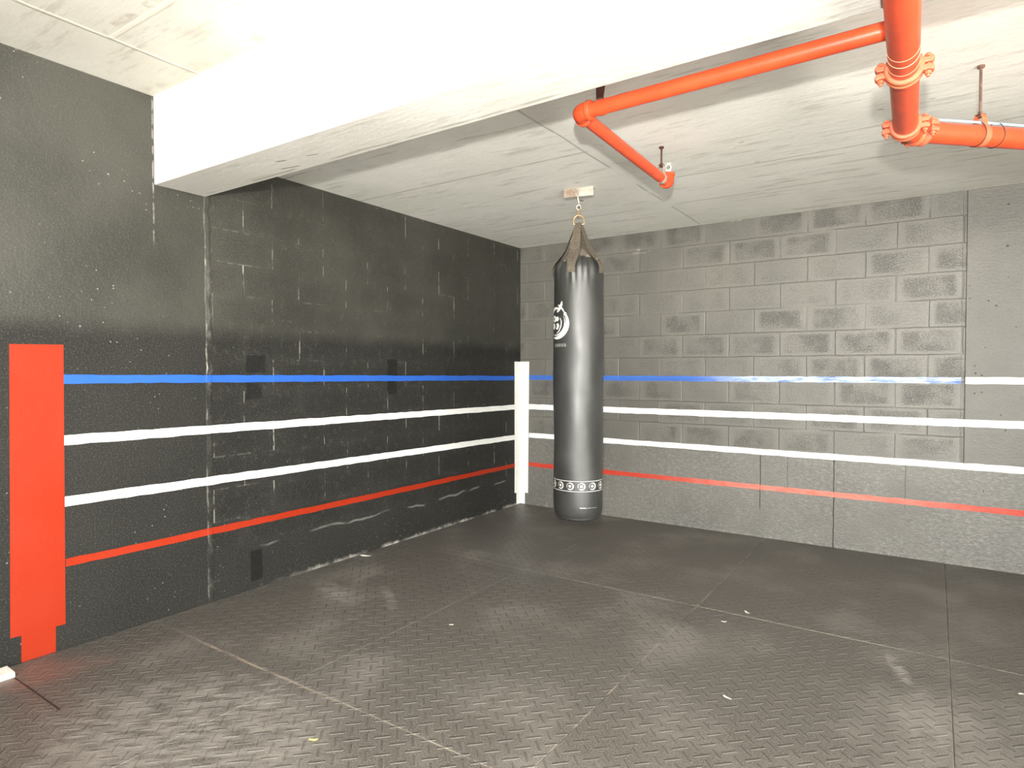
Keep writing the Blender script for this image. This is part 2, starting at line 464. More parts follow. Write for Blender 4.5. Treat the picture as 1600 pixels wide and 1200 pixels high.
K = dict(
    back=mat_wall_back(), left=mat_wall_left(),
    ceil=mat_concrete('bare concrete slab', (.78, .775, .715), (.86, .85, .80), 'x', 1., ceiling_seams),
    beam=mat_concrete('bare concrete beam', (.62, .605, .56), (.70, .69, .65), 'x', .8, beam_marks),
    plainwall=mat_plain('plain grey wall', (.60, .59, .56), .8, .3, 0., .1, 3.),
    floor=mat_plain('concrete floor', (.16, .15, .14), .8, .3, 0., .2, 4.),
    rubber=mat_rubber(),
    blueL=paint('blue wall paint', (.018, .095, .42), left_wall_fields, .6, None, .25),
    whiteL=paint('white wall paint', (.72, .72, .70), left_wall_fields, .5),
    redL=paint('orange red wall paint', (.30, .021, .0035), left_wall_fields, .6, None, .2),
    blueB=paint('blue wall paint paler to the right', (.04, .13, .48), right_wall_fields, .5, blue_paler),
    whiteB=paint('white wall paint over blocks', (.78, .78, .76), right_wall_fields, .5),
    redB=paint('red wall paint with painted sheen and wear', (.48, .040, .018), right_wall_fields, .5, red_sheen_worn),
    pipe=mat_plain('orange red pipe enamel', (.58, .066, .020), .38, .5, 0., .08, 14., .0004),
    pipe2=mat_plain('chalky orange coupling enamel', (.58, .13, .06), .5, .5, 0., .10, 25., .0008),
    scratch=mat_plain('pale scuffed enamel', (.70, .34, .22), .5),
    rust=mat_plain('rusty steel rod', (.17, .10, .075), .7, .4, .3, .3, 40., .001),
    darkrust=mat_plain('dark oxide steel', (.09, .035, .03), .7, .4, .2, .3, 40.),
    galv=mat_plain('galvanised steel', (.55, .50, .42), .45, .5, .6, .2, 30., .0006, ((.32, .17, .08), .5)),
    rustplate=mat_plain('galvanised angle with rust', (.50, .44, .35), .55, .5, .25, .25, 16., .001, ((.26, .13, .06), .8)),
    angle=mat_angle(),
    steel=mat_plain('bright steel', (.72, .68, .60), .28, .5, .9, .08),
    brass=mat_plain('dull brass ring', (.55, .36, .18), .35, .5, .85, .15),
    vinyl=None, strap=mat_plain('brown black webbing', (.105, .088, .066), .8, .3, 0., .2, 60., .0012),
    print_=mat_plain('white ink', (.70, .70, .67), .5, .5, 0., .05),
    printdim=mat_plain('grey ink', (.16, .16, .155), .5, .5, 0., .05),
    cloth=mat_plain('grey brown filling cloth', (.12, .105, .085), .8, .3, 0., .3, 30., .002),
    cable=mat_plain('pale blue cable sheath', (.36, .55, .74), .45),
    tie=mat_plain('black tie', (.02, .02, .02), .5),
    chalk=mat_plain('white painted board', (.78, .75, .70), .7, .3, 0., .08, 20., .002, ((.5, .44, .36), .4)),
    paper=mat_plain('off white scrap', (.72, .68, .60), .8, .3),
    leaf=mat_plain('dry yellow leaf', (.62, .50, .20), .7, .3, 0., .2, 60.),
)
def mat_vinyl():
    m = M('black vinyl'); P = m.obj()
    g = m.noise(P, 260., 3.)
    big = m.noise(P, 5., 3.)
    col = m.mix(m.ss(big, .3, .7), (.022, .0225, .021), (.034, .0345, .033))
    m.bump(g*.0005+big*.004, 1., .8)
    return m.set(col, m.ss(m.noise(P, 9., 3.), .2, .9)*.10+.42, .75)
K['vinyl'] = mat_vinyl()

# ------------------------------------------------------------------ the room
YW = -3.4
XE, YE = 6.6, -24.0 # the covered bay runs on to the right and behind the camera
bm = bmesh.new()
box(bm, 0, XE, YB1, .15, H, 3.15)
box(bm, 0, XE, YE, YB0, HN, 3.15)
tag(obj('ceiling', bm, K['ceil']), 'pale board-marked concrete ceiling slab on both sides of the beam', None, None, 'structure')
bm = bmesh.new(); box(bm, 0, XE, YB0, YB1, ZB, 3.15)
tag(obj('ceiling_beam', bm, K['beam'], bevel=.006), 'deep pale concrete beam crossing overhead from the left wall', None, None, 'structure')
bm = bmesh.new(); box(bm, -.15, XE+.15, YE, .15, -.16, -.010)
tag(obj('floor', bm, K['floor']), 'concrete floor under the rubber mats', None, None, 'structure')
bm = bmesh.new(); box(bm, -.15, 0, YE, .15, -.010, 3.15)
wall_left = tag(obj('wall_left', bm, K['left']), 'black painted wall on the left with smooth column and block infill', None, None, 'structure')
bm = bmesh.new()
box(bm, 0, XE, 0, .15, -.010, .735)              # concrete curb
box(bm, 0, 3.800, 0, .15, .735, H)               # block panel
box(bm, 3.800, 3.824, .012, .15, .735, H)        # joint beside the column
box(bm, 3.824, XE, 0, .15, .735, H)              # column and wall beyond
wall_back = tag(obj('wall_back', bm, K['back'], bevel=.002), 'dark painted block wall on the right above a concrete curb', None, None, 'structure')

bm = bmesh.new(); box(bm, XE, XE+.15, YW, .15, -.010, 3.15)  # unseen wall, added to keep daylight from coming in on the right
tag(obj('wall_right_blocker', bm, K['plainwall']), 'plain unseen wall added on the far right outside the frame to block daylight', None, None, 'structure')

# painted ring ropes and corner posts: films of paint on the walls
TH = .0022
def rough_line(a0, a1, zf, w, step=.06, jit=.0022):
    n = max(2, int(abs(a1-a0)/step)); top = []; bot = []
    for i in range(n+1):
        t = i/n; a = a0+(a1-a0)*t; z = zf(t)
        top.append((a, z+w/2+random.uniform(-jit, jit))); bot.append((a, z-w/2+random.uniform(-jit, jit)))
    return bot+top[::-1]
def on_left(u, v, h): return (h, u, v)
def on_back(u, v, h): return (u, -h, v)
def lerp(a, b): return lambda t: a+(b-a)*t
def stripe(name, fn, a0, a1, z0, z1, w, mat, parent, label):
    bm = bmesh.new(); prism(bm, rough_line(a0, a1, lerp(z0, z1), w), -.0005, TH, fn)
    return tag(obj(name, bm, mat, parent), label)
YL0, YL1 = -4.206, -.108
stripe('painted_rope', on_left, YL0, YL1, 1.369, 1.333, .045, K['blueL'], wall_left, 'blue painted ring rope on the left wall, topmost')
stripe('painted_rope', on_left, YL0, YL1, 1.060, 1.028, .050, K['whiteL'], wall_left, 'upper white painted ring rope on the left wall')
stripe('painted_rope', on_left, YL0, YL1, .748, .712, .050, K['whiteL'], wall_left, 'lower white painted ring rope on the left wall')
stripe('painted_rope', on_left, YL0, YL1, .436, .417, .041, K['redL'], wall_left, 'red painted ring rope on the left wall, lowest')
stripe('painted_rope', on_back, .110, 3.802, 1.337, 1.340, .046, K['blueB'], wall_back, 'blue painted ring rope on the right wall, paler to the right')
stripe('painted_rope', on_back, 3.826, XE, 1.340, 1.338, .048, K['whiteB'], wall_back, 'white painted rope end on the column at blue rope height')
stripe('painted_rope', on_back, .110, XE, 1.031, 1.035, .054, K['whiteB'], wall_back, 'upper white painted ring rope on the right wall')
stripe('painted_rope', on_back, .110, XE, .732, .713, .048, K['whiteB'], wall_back, 'lower white painted ring rope on the right wall')
stripe('painted_rope', on_back, .110, XE, .424, .422, .042, K['redB'], wall_back, 'red painted ring rope on the right wall, lowest')
bm = bmesh.new()
prism(bm, [(-4.399, .001), (-4.256, .001), (-4.254, .128), (-4.212, .126), (-4.202, 1.542), (-4.425, 1.538), (-4.441, .134), (-4.397, .132)], -.0005, .003, on_left)
tag(obj('painted_post', bm, K['redL'], wall_left), 'orange red painted corner post with a narrow foot')
bm = bmesh.new()
prism(bm, [(-.073, .001), (-.0005, .001), (-.0005, 1.504), (-.110, 1.504), (-.108, .125), (-.073, .122)], -.0005, .003, on_left)
tag(obj('painted_post', bm, K['whiteL'], wall_left), 'white painted corner post, left half')
bm = bmesh.new()
prism(bm, [(.0005, .001), (.058, .001), (.058, .118), (.098, .120), (.112, 1.504), (.0005, 1.504)], -.0005, .003, on_back)
tag(obj('painted_post', bm, K['whiteB'], wall_back), 'white painted corner post, right half')

# ------------------------------------------------------------------ rubber mats
XS = [0.004, 1.24, 2.48, 3.72, 4.96]
YS = [-.004, -1.85, -3.78, -5.71]
where = {
 (0,0): 'black rubber mat in the corner of the walls, in front of the white post',
 (1,0): 'black rubber mat right under the hanging punching bag against the right wall',
 (2,0): 'black rubber mat along the right wall, second from the punching bag side',
 (3,0): 'black rubber mat along the right wall at the far right edge of the photo',
 (0,1): 'treaded black rubber mat along the left wall, pale scuff lines across it',
 (1,1): 'treaded black rubber mat in the middle of the floor',
 (2,1): 'treaded black rubber mat in the right foreground with a chalky scuff',
 (3,1): 'treaded black rubber mat strip at the lower right edge of the photo',
 (0,2): 'treaded rubber mat in the left foreground at the foot of the orange post',
 (1,2): 'treaded rubber mat at the bottom edge of the photo, left of centre',
}
for (i, j), lab in where.items():
    g = .0015
    bm = bmesh.new(); box(bm, XS[i]+g, XS[i+1]-g, YS[j+1]+g, YS[j]-g, -.010, 0)
    o = obj('rubber_mat', bm, K['rubber'], bevel=.002)
    tag(o, lab, 'floor mat', 'rubber tread mats on the floor')

# ------------------------------------------------------------------ punching bag
BX, BY, ZK = 1.575, -1.662, .377
R = .172
CAMP = Vector((3.645, -5.561, 1.413))
FA = math.atan2(CAMP.y-BY, CAMP.x-BX)          # angle facing the viewer
def bagpt(th, r, z):
    """th measured to the right as seen from the front"""
    a = FA+th
    return Vector((BX+r*math.cos(a), BY+r*math.sin(a), z))
bag = thing('punching_bag', (BX, BY, ZK), 'long black vinyl heavy bag hanging from the ceiling in the corner', 'punching bag')
rb = random.Random(3)
folds = [(rb.uniform(0, 2*PI), rb.uniform(7, 26), rb.uniform(.4, 1.)) for _ in range(9)]
def fold(th):
    return sum(a*math.sin(n//1*th+ph) for ph, n, a in folds)/4.2
def lumps(th, z):
    return .0022*math.sin(2*th+z*4.1)+.0018*math.sin(3*th-z*7+1)+.0012*math.sin(5*th+z*11)
prof = [(0, .06), (0, .125), (.006, .142), (.018, .152), (.030, .1585), (.045, .164), (.07, .1695), (.11, .1715)]
z = .15
while z < 1.50: prof.append((z, R+.0008)); z += .05
while z < 1.735: prof.append((z, R)); z += .012
prof += [(1.738, .1705), (1.748, .168), (1.758, .164), (1.768, .158), (1.777, .151), (1.786, .143), (1.795, .134), (1.803, .125), (1.800, .115), (1.785, .10), (1.77, .08), (1.765, .02)]
bm = bmesh.new(); NS = 160; rings = []
for pz, pr in prof:
    ring = []
    for k in range(NS):
        th = 2*PI*k/NS; r = pr; zz = ZK+pz
        if pz > .05 and pz < 1.796: r += lumps(th, pz)
        t = max(0, min(1, (pz-1.50)/.28))
        if pr > .105:
            r += fold(th)*.013*t*t + .0035*max(0, (pz-1.62)/.16)*math.sin(23*th+3*math.sin(4*th)+pz*6)
            tt = max(0, min(1, (pz-1.70)/.09)); zz += .014*tt*math.sin(3*th+1.1)+.010*tt*fold(th*1.0+2)
            r -= .006*tt*abs(math.sin(2*(th)+.3))
        ring.append(bm.verts.new(bagpt(th, r, zz)))
    rings.append(ring)
for i in range(len(rings)-1):
    for k in range(NS): bm.faces.new((rings[i][k], rings[i][(k+1) % NS], rings[i+1][(k+1) % NS], rings[i+1][k]))
bm.faces.new(rings[0][::-1]); bm.faces.new(rings[-1])
body = tag(obj('bag_body', bm, K['vinyl'], bag, smooth=True), 'glossy black vinyl body with gathered top')
# cloth gathered inside the mouth of the bag, drawn up towards the ring
bm = bmesh.new(); rings = []
for cz, cr in ((1.775, .120), (1.795, .122), (1.812, .113), (1.826, .100), (1.842, .085), (1.860, .070), (1.875, .055), (1.885, .030), (1.886, .005)):
    rings.append([bm.verts.new(bagpt(2*PI*k/96, cr*(1+.10*math.sin(2*PI*k/96*7+cz*40)+.05*math.sin(2*PI*k/96*13)), ZK+cz+.006*math.sin(2*PI*k/96*5))) for k in range(96)])
for i in range(len(rings)-1):
    for k in range(96): bm.faces.new((rings[i][k], rings[i][(k+1) % 96], rings[i+1][(k+1) % 96], rings[i+1][k]))
bm.faces.new(rings[0][::-1]); bm.faces.new(rings[-1])
tag(obj('top_cloth', bm, K['cloth'], bag, smooth=True), 'grey brown cloth gathered in the mouth of the bag')
# piping round the foot
bm = bmesh.new(); tube(bm, [bagpt(2*PI*k/96, .1525, ZK+.021) for k in range(96)], .0032, 8, closed=True)
obj('piping', bm, K['vinyl'], bag, smooth=True)
# webbing straps
ZR = 2.425
for kk, th in enumerate((-.28, 1.02, 2.75, -1.62)):
    pts = [(R+.005, 2.072), (R+.0055, 2.100), (.1745, 2.118), (.167, 2.136), (.156, 2.154), (.141, 2.174), (.126, 2.192), (.108, 2.214), (.092, 2.242), (.060, 2.320), (.020, 2.418), (.012, 2.436)]
    hw =  [.026, .026, .026, .028, .031, .034, .036, .036, .035, .031, .021, .018]
    bm = bmesh.new(); prev = None
    for (r, z_), w in zip(pts, hw):
        lift = .009*max(0, min(1, (z_-2.085)/.05)) if r > .10 else 0
        c = bagpt(th, r, z_); tx = bagpt(th+PI/2, 1, 0)-bagpt(0, 0, 0); tx = Vector((-math.sin(FA+th), math.cos(FA+th), 0))
        n = Vector((math.cos(FA+th), math.sin(FA+th), .35)).normalized()
        sag = 0
        row = []
        for q, o in ((-1, 0), (1, 0), (1, .0035), (-1, .0035)):
            if r > .10: row.append(bm.verts.new(bagpt(th+q*w/r, r+lift, z_)+n*o))      # wrapped round the bag
            else: row.append(bm.verts.new(c+tx*(w*q)+n*o))
        if prev:
            for q in range(4): bm.faces.new((prev[q], prev[(q+1) % 4], row[(q+1) % 4], row[q]))
        else: bm.faces.new(row[::-1])
        prev = row
    bm.faces.new(prev)
    s = obj('strap', bm, K['strap'], bag)
    if kk == 1:      # the one eyelet that shows
        bm = bmesh.new(); step_tube(bm, bagpt(th-.05, .150, 2.172), bagpt(th-.05, .160, 2.179), [(0, .009), (.004, .009), (.006, .006)], 16)
        obj('eyelet', bm, K['steel'], bag, smooth=True)
tag(s, 'brown black webbing strap')
# D-ring
RT = Vector((-math.sin(FA), math.cos(FA), 0))
def face(u, v): return Vector((BX, BY, 0))+RT*u+Vector((0, 0, v))
bm = bmesh.new()
dr = [(-.036, 2.428), (0, 2.428), (.036, 2.428)]+[(.036*math.cos(a), 2.452+.040*math.sin(a)) for a in [PI*i/14 for i in range(15)]]
tube(bm, [face(u, v) for u, v in dr], .0045, 10, closed=True)
tag(obj('ring', bm, K['brass'], bag, smooth=True), 'dull brass D-shaped ring joining the straps')

# print on the bag -------------------------------------------------------------
def wrapfaces(bm, polys, th0, z0, lift=.0022, sub=.012):
    """flat polygons (u right, v up, metres) laid on the cylinder about angle th0"""
    for poly in polys:
        lo = [bm.verts.new(bagpt(th0+u/R, R+lift+lumps(th0+u/R, z0+v-ZK), z0+v)) for u, v in poly]
        bm.faces.new(lo)
def strip(a, b):  # quads between two polylines
    return [[a[i], a[i+1], b[i+1], b[i]] for i in range(len(a)-1)]
def arcs(r0f, r1f, a0, a1, n=48, cx=0, cy=0):
    A = []; B = []
    for i in range(n+1):
        t = i/n; a = a0+(a1-a0)*t
        A.append((cx+r0f(t)*math.cos(a), cy+r0f(t)*math.sin(a))); B.append((cx+r1f(t)*math.cos(a), cy+r1f(t)*math.sin(a)))
    return strip(A, B)
def blob(pts, n=None):
    # fan of triangles about the centroid keeps concave outlines filled
    cx = sum(p[0] for p in pts)/len(pts); cy = sum(p[1] for p in pts)/len(pts)
    return [[(cx, cy), pts[i], pts[(i+1) % len(pts)]] for i in range(len(pts))]
def brush(pts, w):
    A = []; B = []
    for i, (x, y) in enumerate(pts):
        x0, y0 = pts[max(0, i-1)]; x1, y1 = pts[min(len(pts)-1, i+1)]
        dx, dy = x1-x0, y1-y0; L = math.hypot(dx, dy) or 1
        ww = w*math.sin(PI*(.12+.80*i/(len(pts)-1)))
        A.append((x-dy/L*ww, y+dx/L*ww)); B.append((x+dy/L*ww, y-dx/L*ww))
    return strip(A, B)
TE, ZE = -1.08, 1.742
bm = bmesh.new(); P_ = []
P_ += arcs(lambda t: .104-.010*math.sin(PI*t), lambda t: .104+.022*math.sin(PI*t)**.8, 1.2-PI, .75, 64)          # broad lower sweep of the ring
P_ += arcs(lambda t: .086-.001*math.sin(PI*t), lambda t: .088+.006*math.sin(PI*t), 1.0-PI, .45, 56)              # inner hair line
P_ += arcs(lambda t: .092-.006*math.sin(PI*t), lambda t: .100+.012*math.sin(PI*t), 1.15, 3.6, 48)                # upper left sweep
P_ += brush([(.012, .070), (.030, .082), (.048, .100), (.062, .122), (.066, .140)], .013)                         # crossing strokes at the top
P_ += brush([(.022, .118), (.046, .108), (.070, .086), (.088, .062)], .007)
P_ += arcs(lambda t: .006, lambda t: .012, 0, 2*PI, 20, .092, .052)                                               # small loop
# animal head: brow, cheek, muzzle, mane
P_ += blob([(-.062, .030), (-.040, .050), (-.012, .046), (.010, .034), (.026, .040), (.036, .020), (.022, .006), (.006, .012), (-.010, .000), (-.036, .010), (-.056, .004)])
P_ += blob([(-.056, -.006), (-.030, -.002), (-.012, -.012), (-.006, -.034), (-.022, -.050), (-.046, -.040), (-.060, -.022)])
P_ += blob([(.004, -.010), (.030, -.006), (.040, -.026), (.024, -.050), (.004, -.046), (.014, -.028)])
P_ += brush([(.046, .030), (.060, .004), (.056, -.028), (.038, -.060), (.010, -.078)], .005)
P_ += brush([(-.070, .020), (-.082, -.010), (-.074, -.044), (-.050, -.068)], .005)
wrapfaces(bm, P_, TE, ZE)
tag(obj('emblem', bm, K['print_'], body), 'white brush-stroke ring emblem with an animal head')
def text_obj(name, txt, size, th0, z0, mat, label):
    cu = bpy.data.curves.new(name, 'FONT'); cu.body = txt; cu.size = size; cu.align_x = 'CENTER'; cu.resolution_u = 3
    to = bpy.data.objects.new(name, cu); C.objects.link(to)
    bpy.context.view_layer.update()
    me = bpy.data.meshes.new_from_object(to.evaluated_get(bpy.context.evaluated_depsgraph_get()))
    C.objects.unlink(to); bpy.data.objects.remove(to)
    b = bmesh.new(); b.from_mesh(me); bpy.data.meshes.remove(me)
    bmesh.ops.triangulate(b, faces=b.faces)
    for v in b.verts:
        th = th0+v.co.x/R; zz = z0+v.co.y
        v.co = bagpt(th, R+.0026+lumps(th, zz-ZK), zz)
    o = obj(name, b, mat, body)
    return tag(o, label)
# lower band: two rules and a row of round marks
bm = bmesh.new(); P_ = []
N = 120
for v0 in (-.0365, .0325):
    bm = bmesh.new(); wrapfaces(bm, strip([(2*PI*R*i/N, v0) for i in range(N+1)], [(2*PI*R*i/N, v0+.003) for i in range(N+1)]), 0, .628)
    tag(obj('band_rule', bm, K['print_'], body), 'thin white rule round the bag')
for k in range(14):
    th = math.radians(7.2)+2*PI*k/14
    bm = bmesh.new()
    P_ = arcs(lambda t: .0195-.0005*math.sin(PI*t), lambda t: .0235+.004*math.sin(PI*t), 1.0-PI*1.05, 1.9, 28)
    P_ += arcs(lambda t: .021, lambda t: .0235, 2.1, 3.6, 14)
    P_ += blob([(.013*math.cos(a)*(1 if i % 2 else .55), .013*math.sin(a)*(1 if i % 2 else .55)) for i, a in enumerate([2*PI*q/10+.3 for q in range(10)])])
    wrapfaces(bm, P_, th, .628)
    obj('round_mark', bm, K['print_'], body)
text_obj('printed_text', 'www.', .020, .20, .477, K['print_'], 'small white web address print')
bm = bmesh.new()
wrapfaces(bm, [[(.0, .0), (.030, .0), (.030, .006), (.0, .006)], [(.034, .001), (.060, .001), (.060, .006), (.034, .006)], [(.063, .0), (.080, .0), (.080, .005), (.063, .005)]], .33, .478)
tag(obj('printed_text', bm, K['printdim'], body), 'faint worn end of the web address print')
bm = bmesh.new()
wrapfaces(bm, [[(-.045+.022*i, -.010), (-.028+.022*i, -.010), (-.028+.022*i, .012), (-.045+.022*i, .012)] for i in range(5)], -.86, 1.583)
tag(obj('printed_text', bm, K['printdim'], body), 'dim grey worn lettering under the emblem')

# ceiling bracket and hanging hook
br = thing('ceiling_bracket', (1.545, -1.606, H), 'short rusty steel angle bracket fixed to the ceiling above the bag', 'bracket')
ang = math.atan2(.047, .209)
mt = Matrix.Translation((1.5425, -1.606, H)) @ Matrix.Rotation(ang, 4, 'Z')
bm = bmesh.new()
prism(bm, [(0, 0), (.055, 0), (.055, -.006), (.006, -.006), (.006, -.060), (0, -.060)], -.107, .107, lambda u, v, h: mt @ Vector((h, u, v)))
obj('angle_iron', bm, K['angle'], br)
for hx in (-.07, .075):
    bm = bmesh.new(); step_tube(bm, mt @ Vector((hx, .032, -.005)), mt @ Vector((hx, .032, -.03)), [(0, .011), (.008, .011), (.008, .006), (.018, .006)], 6)
    obj('anchor_bolt', bm, K['galv'], br)
hk = thing('hanging_hook', (BX-.012, BY+.012, 2.66), 'small steel hook and links between the ceiling bracket and the bag ring', 'hook')
HX = Vector((1.5605, -1.6425, 0)); BXY = Vector((BX, BY, 0))
fd = Vector((math.cos(FA), math.sin(FA), 0))
# open hook: over the lower edge of the angle, shank, eye
bm = bmesh.new()
def hp(u, d, z_): return HX+RT*u+fd*d+Vector((0, 0, z_))
tube(bm, [hp(-.004, -.012, 2.655), hp(-.006, .004, 2.672), hp(-.006, .016, 2.668), hp(-.004, .022, 2.645), hp(-.001, .020, 2.61), hp(.002, .014, 2.585), hp(.004, .008, 2.575), hp(.006, .002, 2.566)], .0052, 12)
obj('hook', bm, K['steel'], hk, smooth=True)
bm = bmesh.new(); tube(bm, [hp(.004+.016*math.cos(2*PI*i/20), .004, 2.551+.016*math.sin(2*PI*i/20)) for i in range(20)], .0045, 10, closed=True)
obj('eye', bm, K['steel'], hk, smooth=True)
bm = bmesh.new()
loop = [( .011*math.cos(a), .022+.011*math.sin(a)) for a in [PI*i/10 for i in range(11)]]+[(.011*math.cos(a), -.022+.011*math.sin(a)) for a in [PI+PI*i/10 for i in range(11)]]
dd = (fd*.8+RT*.6).normalized()
tube(bm, [HX+RT*.005+dd*u+Vector((0, 0, 2.512+v)) for u, v in loop], .0042, 10, closed=True)
obj('link', bm, K['brass'], hk, smooth=True)
bm = bmesh.new(); tube(bm, [hp(.010, .016, 2.600), hp(.022, .012, 2.594), hp(.036, .010, 2.595)], .0032, 8)
obj('latch_pin', bm, K['darkrust'], hk, smooth=True)

# ------------------------------------------------------------------ sprinkler pipes
ZM = 2.405; RM = .0445
def mainx(y): return 3.532-.0257*(y+2.487)
YEB = -2.475
main = thing('sprinkler_main_pipe', (mainx(-3.2), -3.2, ZM), 'thick orange red sprinkler main passing under the beam and bending right', 'pipe')
cor = Vector((mainx(YEB), YEB, ZM)); din = Vector((mainx(0)-mainx(-1), 1, 0)).normalized(); dout = Vector((.728, .686, 0)).normalized()
a0 = Vector((mainx(YE), YE, ZM))
YC = -3.105                                     # straight coupling
cpl = Vector((mainx(YC), YC, ZM))
bm = bmesh.new(); tube(bm, [a0, a0.lerp(cpl, .5), cpl], RM, 40)
seg1 = obj('pipe_run', bm, K['pipe'], main, smooth=True)
bm = bmesh.new(); tube(bm, [cpl, cor-din*.055], RM, 40)
obj('pipe_run', bm, K['pipe'], main, smooth=True)
bm = bmesh.new(); tube(bm, arc(cor, din, dout, .075, 14), RM*1.06, 40)
obj('elbow', bm, K['pipe'], main, smooth=True)
bm = bmesh.new(); tube(bm, [cor+dout*.055, cor+dout*1.5, cor+dout*3.25], RM*.97, 40)
obj('pipe_run', bm, K['pipe'], main, smooth=True)
def coupling(c, d, parent, label=None):
    """two-part grooved coupling: housing ring, bolt pads each side, bolts across the split"""
    c = Vector(c); d = Vector(d).normalized(); s = d.cross(Vector((0, 0, 1))).normalized()
    bm = bmesh.new()
    step_tube(bm, c-d*.024, c+d*.024, [(0, RM+.001), (0, RM+.009), (.006, RM+.013), (.013, RM+.013), (.018, RM+.009), (.030, RM+.009), (.035, RM+.013), (.042, RM+.013), (.048, RM+.009), (.048, RM+.001)], 40)
    cp = obj('coupling', bm, K['pipe2'], parent, smooth=False, bevel=.0015)
    if label: tag(cp, label)
    for sg in (-1, 1):
        bm = bmesh.new(); o = c+s*sg*(RM+.022)
        rot = Matrix((s, d, Vector((0, 0, 1)))).transposed().to_4x4()
        mtx = Matrix.Translation(o) @ rot
        for zz in (-1, 1):
            # flared ear tapering towards the split
            prism(bm, [(-.016, .003), (.012, .003), (.018, .015), (.014, .024), (.000, .020), (-.016, .022)], -.017, .017, lambda u, v, h, zz=zz, sg=sg: mtx @ Vector((u*sg, h, v*zz)))
        obj('bolt_pad', bm, K['pipe2'], cp, bevel=.003)
        bm = bmesh.new()
        step_tube(bm, o+Vector((0, 0, -.040)), o+Vector((0, 0, .040)), [(0, .0055), (.008, .0055), (.008, .0100), (.018, .0100), (.018, .006), (.064, .006), (.064, .0105), (.072, .0105), (.076, .006)], 8)
        obj('bolt', bm, K['pipe2'], cp)
    return cp
coupling(cpl, din, main, 'pale orange grooved coupling on the straight pipe')
coupling(cor-din*.062, din, main, 'pale orange grooved coupling before the elbow')
coupling(cor+dout*.066, dout, main, 'pale orange grooved coupling after the elbow')
for yy, w in ((-3.275, .0011), (-3.228, .0018), (-3.165, .0012)):
    bm = bmesh.new(); c = Vector((mainx(yy), yy, ZM)); u, v = frame(din)
    sv = Vector((0, 0, -1)); su = din.cross(sv)
    pts = [c+(sv*math.cos(a)+su*math.sin(a))*(RM+.0003) for a in [(-1.45+2.9*i/24) for i in range(25)]]
    tube(bm, pts, w*.62, 6)
    tag(obj('scratch_ring', bm, K['scratch'], main), 'pale scratched ring round the pipe')
# branch line
ZS = 2.52; RB = .0305
E1 = Vector((2.360, -3.140, ZS)); E2 = Vector((2.318, -1.935, ZS)); J = Vector((mainx(-3.165), -3.165, ZS))
brn = thing('sprinkler_branch_pipe', E1, 'thinner orange red sprinkler branch pipe beside the beam ending in a sprinkler head', 'pipe')
d1 = (E1-J).normalized(); d2 = (E2-E1).normalized()
bm = bmesh.new(); tube(bm, [J, J.lerp(E1, .5), E1-d1*.03], RB, 32)
obj('pipe_run', bm, K['pipe'], brn, smooth=True)
bm = bmesh.new(); tube(bm, [E1+d2*.03, E1.lerp(E2, .5), E2-d2*.02], RB*.93, 32)
obj('pipe_run', bm, K['pipe'], brn, smooth=True)
def elbow(c, a, b, r, parent, name='elbow'):
    a = Vector(a).normalized(); b = Vector(b).normalized(); c = Vector(c)
    bm = bmesh.new()
    tube(bm, [c-a*.045]+arc(c, a, b, .032, 12)+[c+b*.045], r*1.20, 32)
    step_tube(bm, c-a*.062, c-a*.040, [(0, r*1.05), (0, r*1.30), (.005, r*1.36), (.017, r*1.36), (.022, r*1.2)], 32)
    step_tube(bm, c+b*.062, c+b*.040, [(0, r*1.05), (0, r*1.30), (.005, r*1.36), (.017, r*1.36), (.022, r*1.2)], 32)
    return obj(name, bm, K['pipe'], parent, smooth=True)
elbow(E1, d1, d2, RB, brn)
elbow(E2, d2, (0, 0, 1), RB*.93, brn)
bm = bmesh.new(); step_tube(bm, J+Vector((0, 0, -.075)), J+Vector((0, 0, .035)), [(0, RB), (.075, RB), (.075, RB*1.3), (.105, RB*1.3), (.110, RB*.9)], 28)
obj('riser', bm, K['pipe'], brn, smooth=True)
# upright sprinkler head on the end elbow
sh = E2+Vector((0, 0, .062))
bm = bmesh.new(); step_tube(bm, sh, sh+Vector((0, 0, .03)), [(0, .012), (.004, .012), (.004, .016), (.013, .016), (.013, .010), (.020, .009)], 6)
head = tag(obj('sprinkler_head', bm, K['chalk'], brn), 'white sprinkler head pointing up')
bm = bmesh.new()
for sg in (-1, 1):
    tube(bm, [sh+RT*(.008*sg)+Vector((0, 0, .018)), sh+RT*(.016*sg)+Vector((0, 0, .030)), sh+RT*(.013*sg)+Vector((0, 0, .045)), sh+Vector((0, 0, .054))], .0026, 8)
obj('frame_arm', bm, K['chalk'], head, smooth=True)
bm = bmesh.new(); step_tube(bm, sh+Vector((0, 0, .053)), sh+Vector((0, 0, .06)), [(0, .004), (.002, .019), (.0035, .019), (.005, .006)], 20)
obj('deflector', bm, K['chalk'], head, smooth=True)

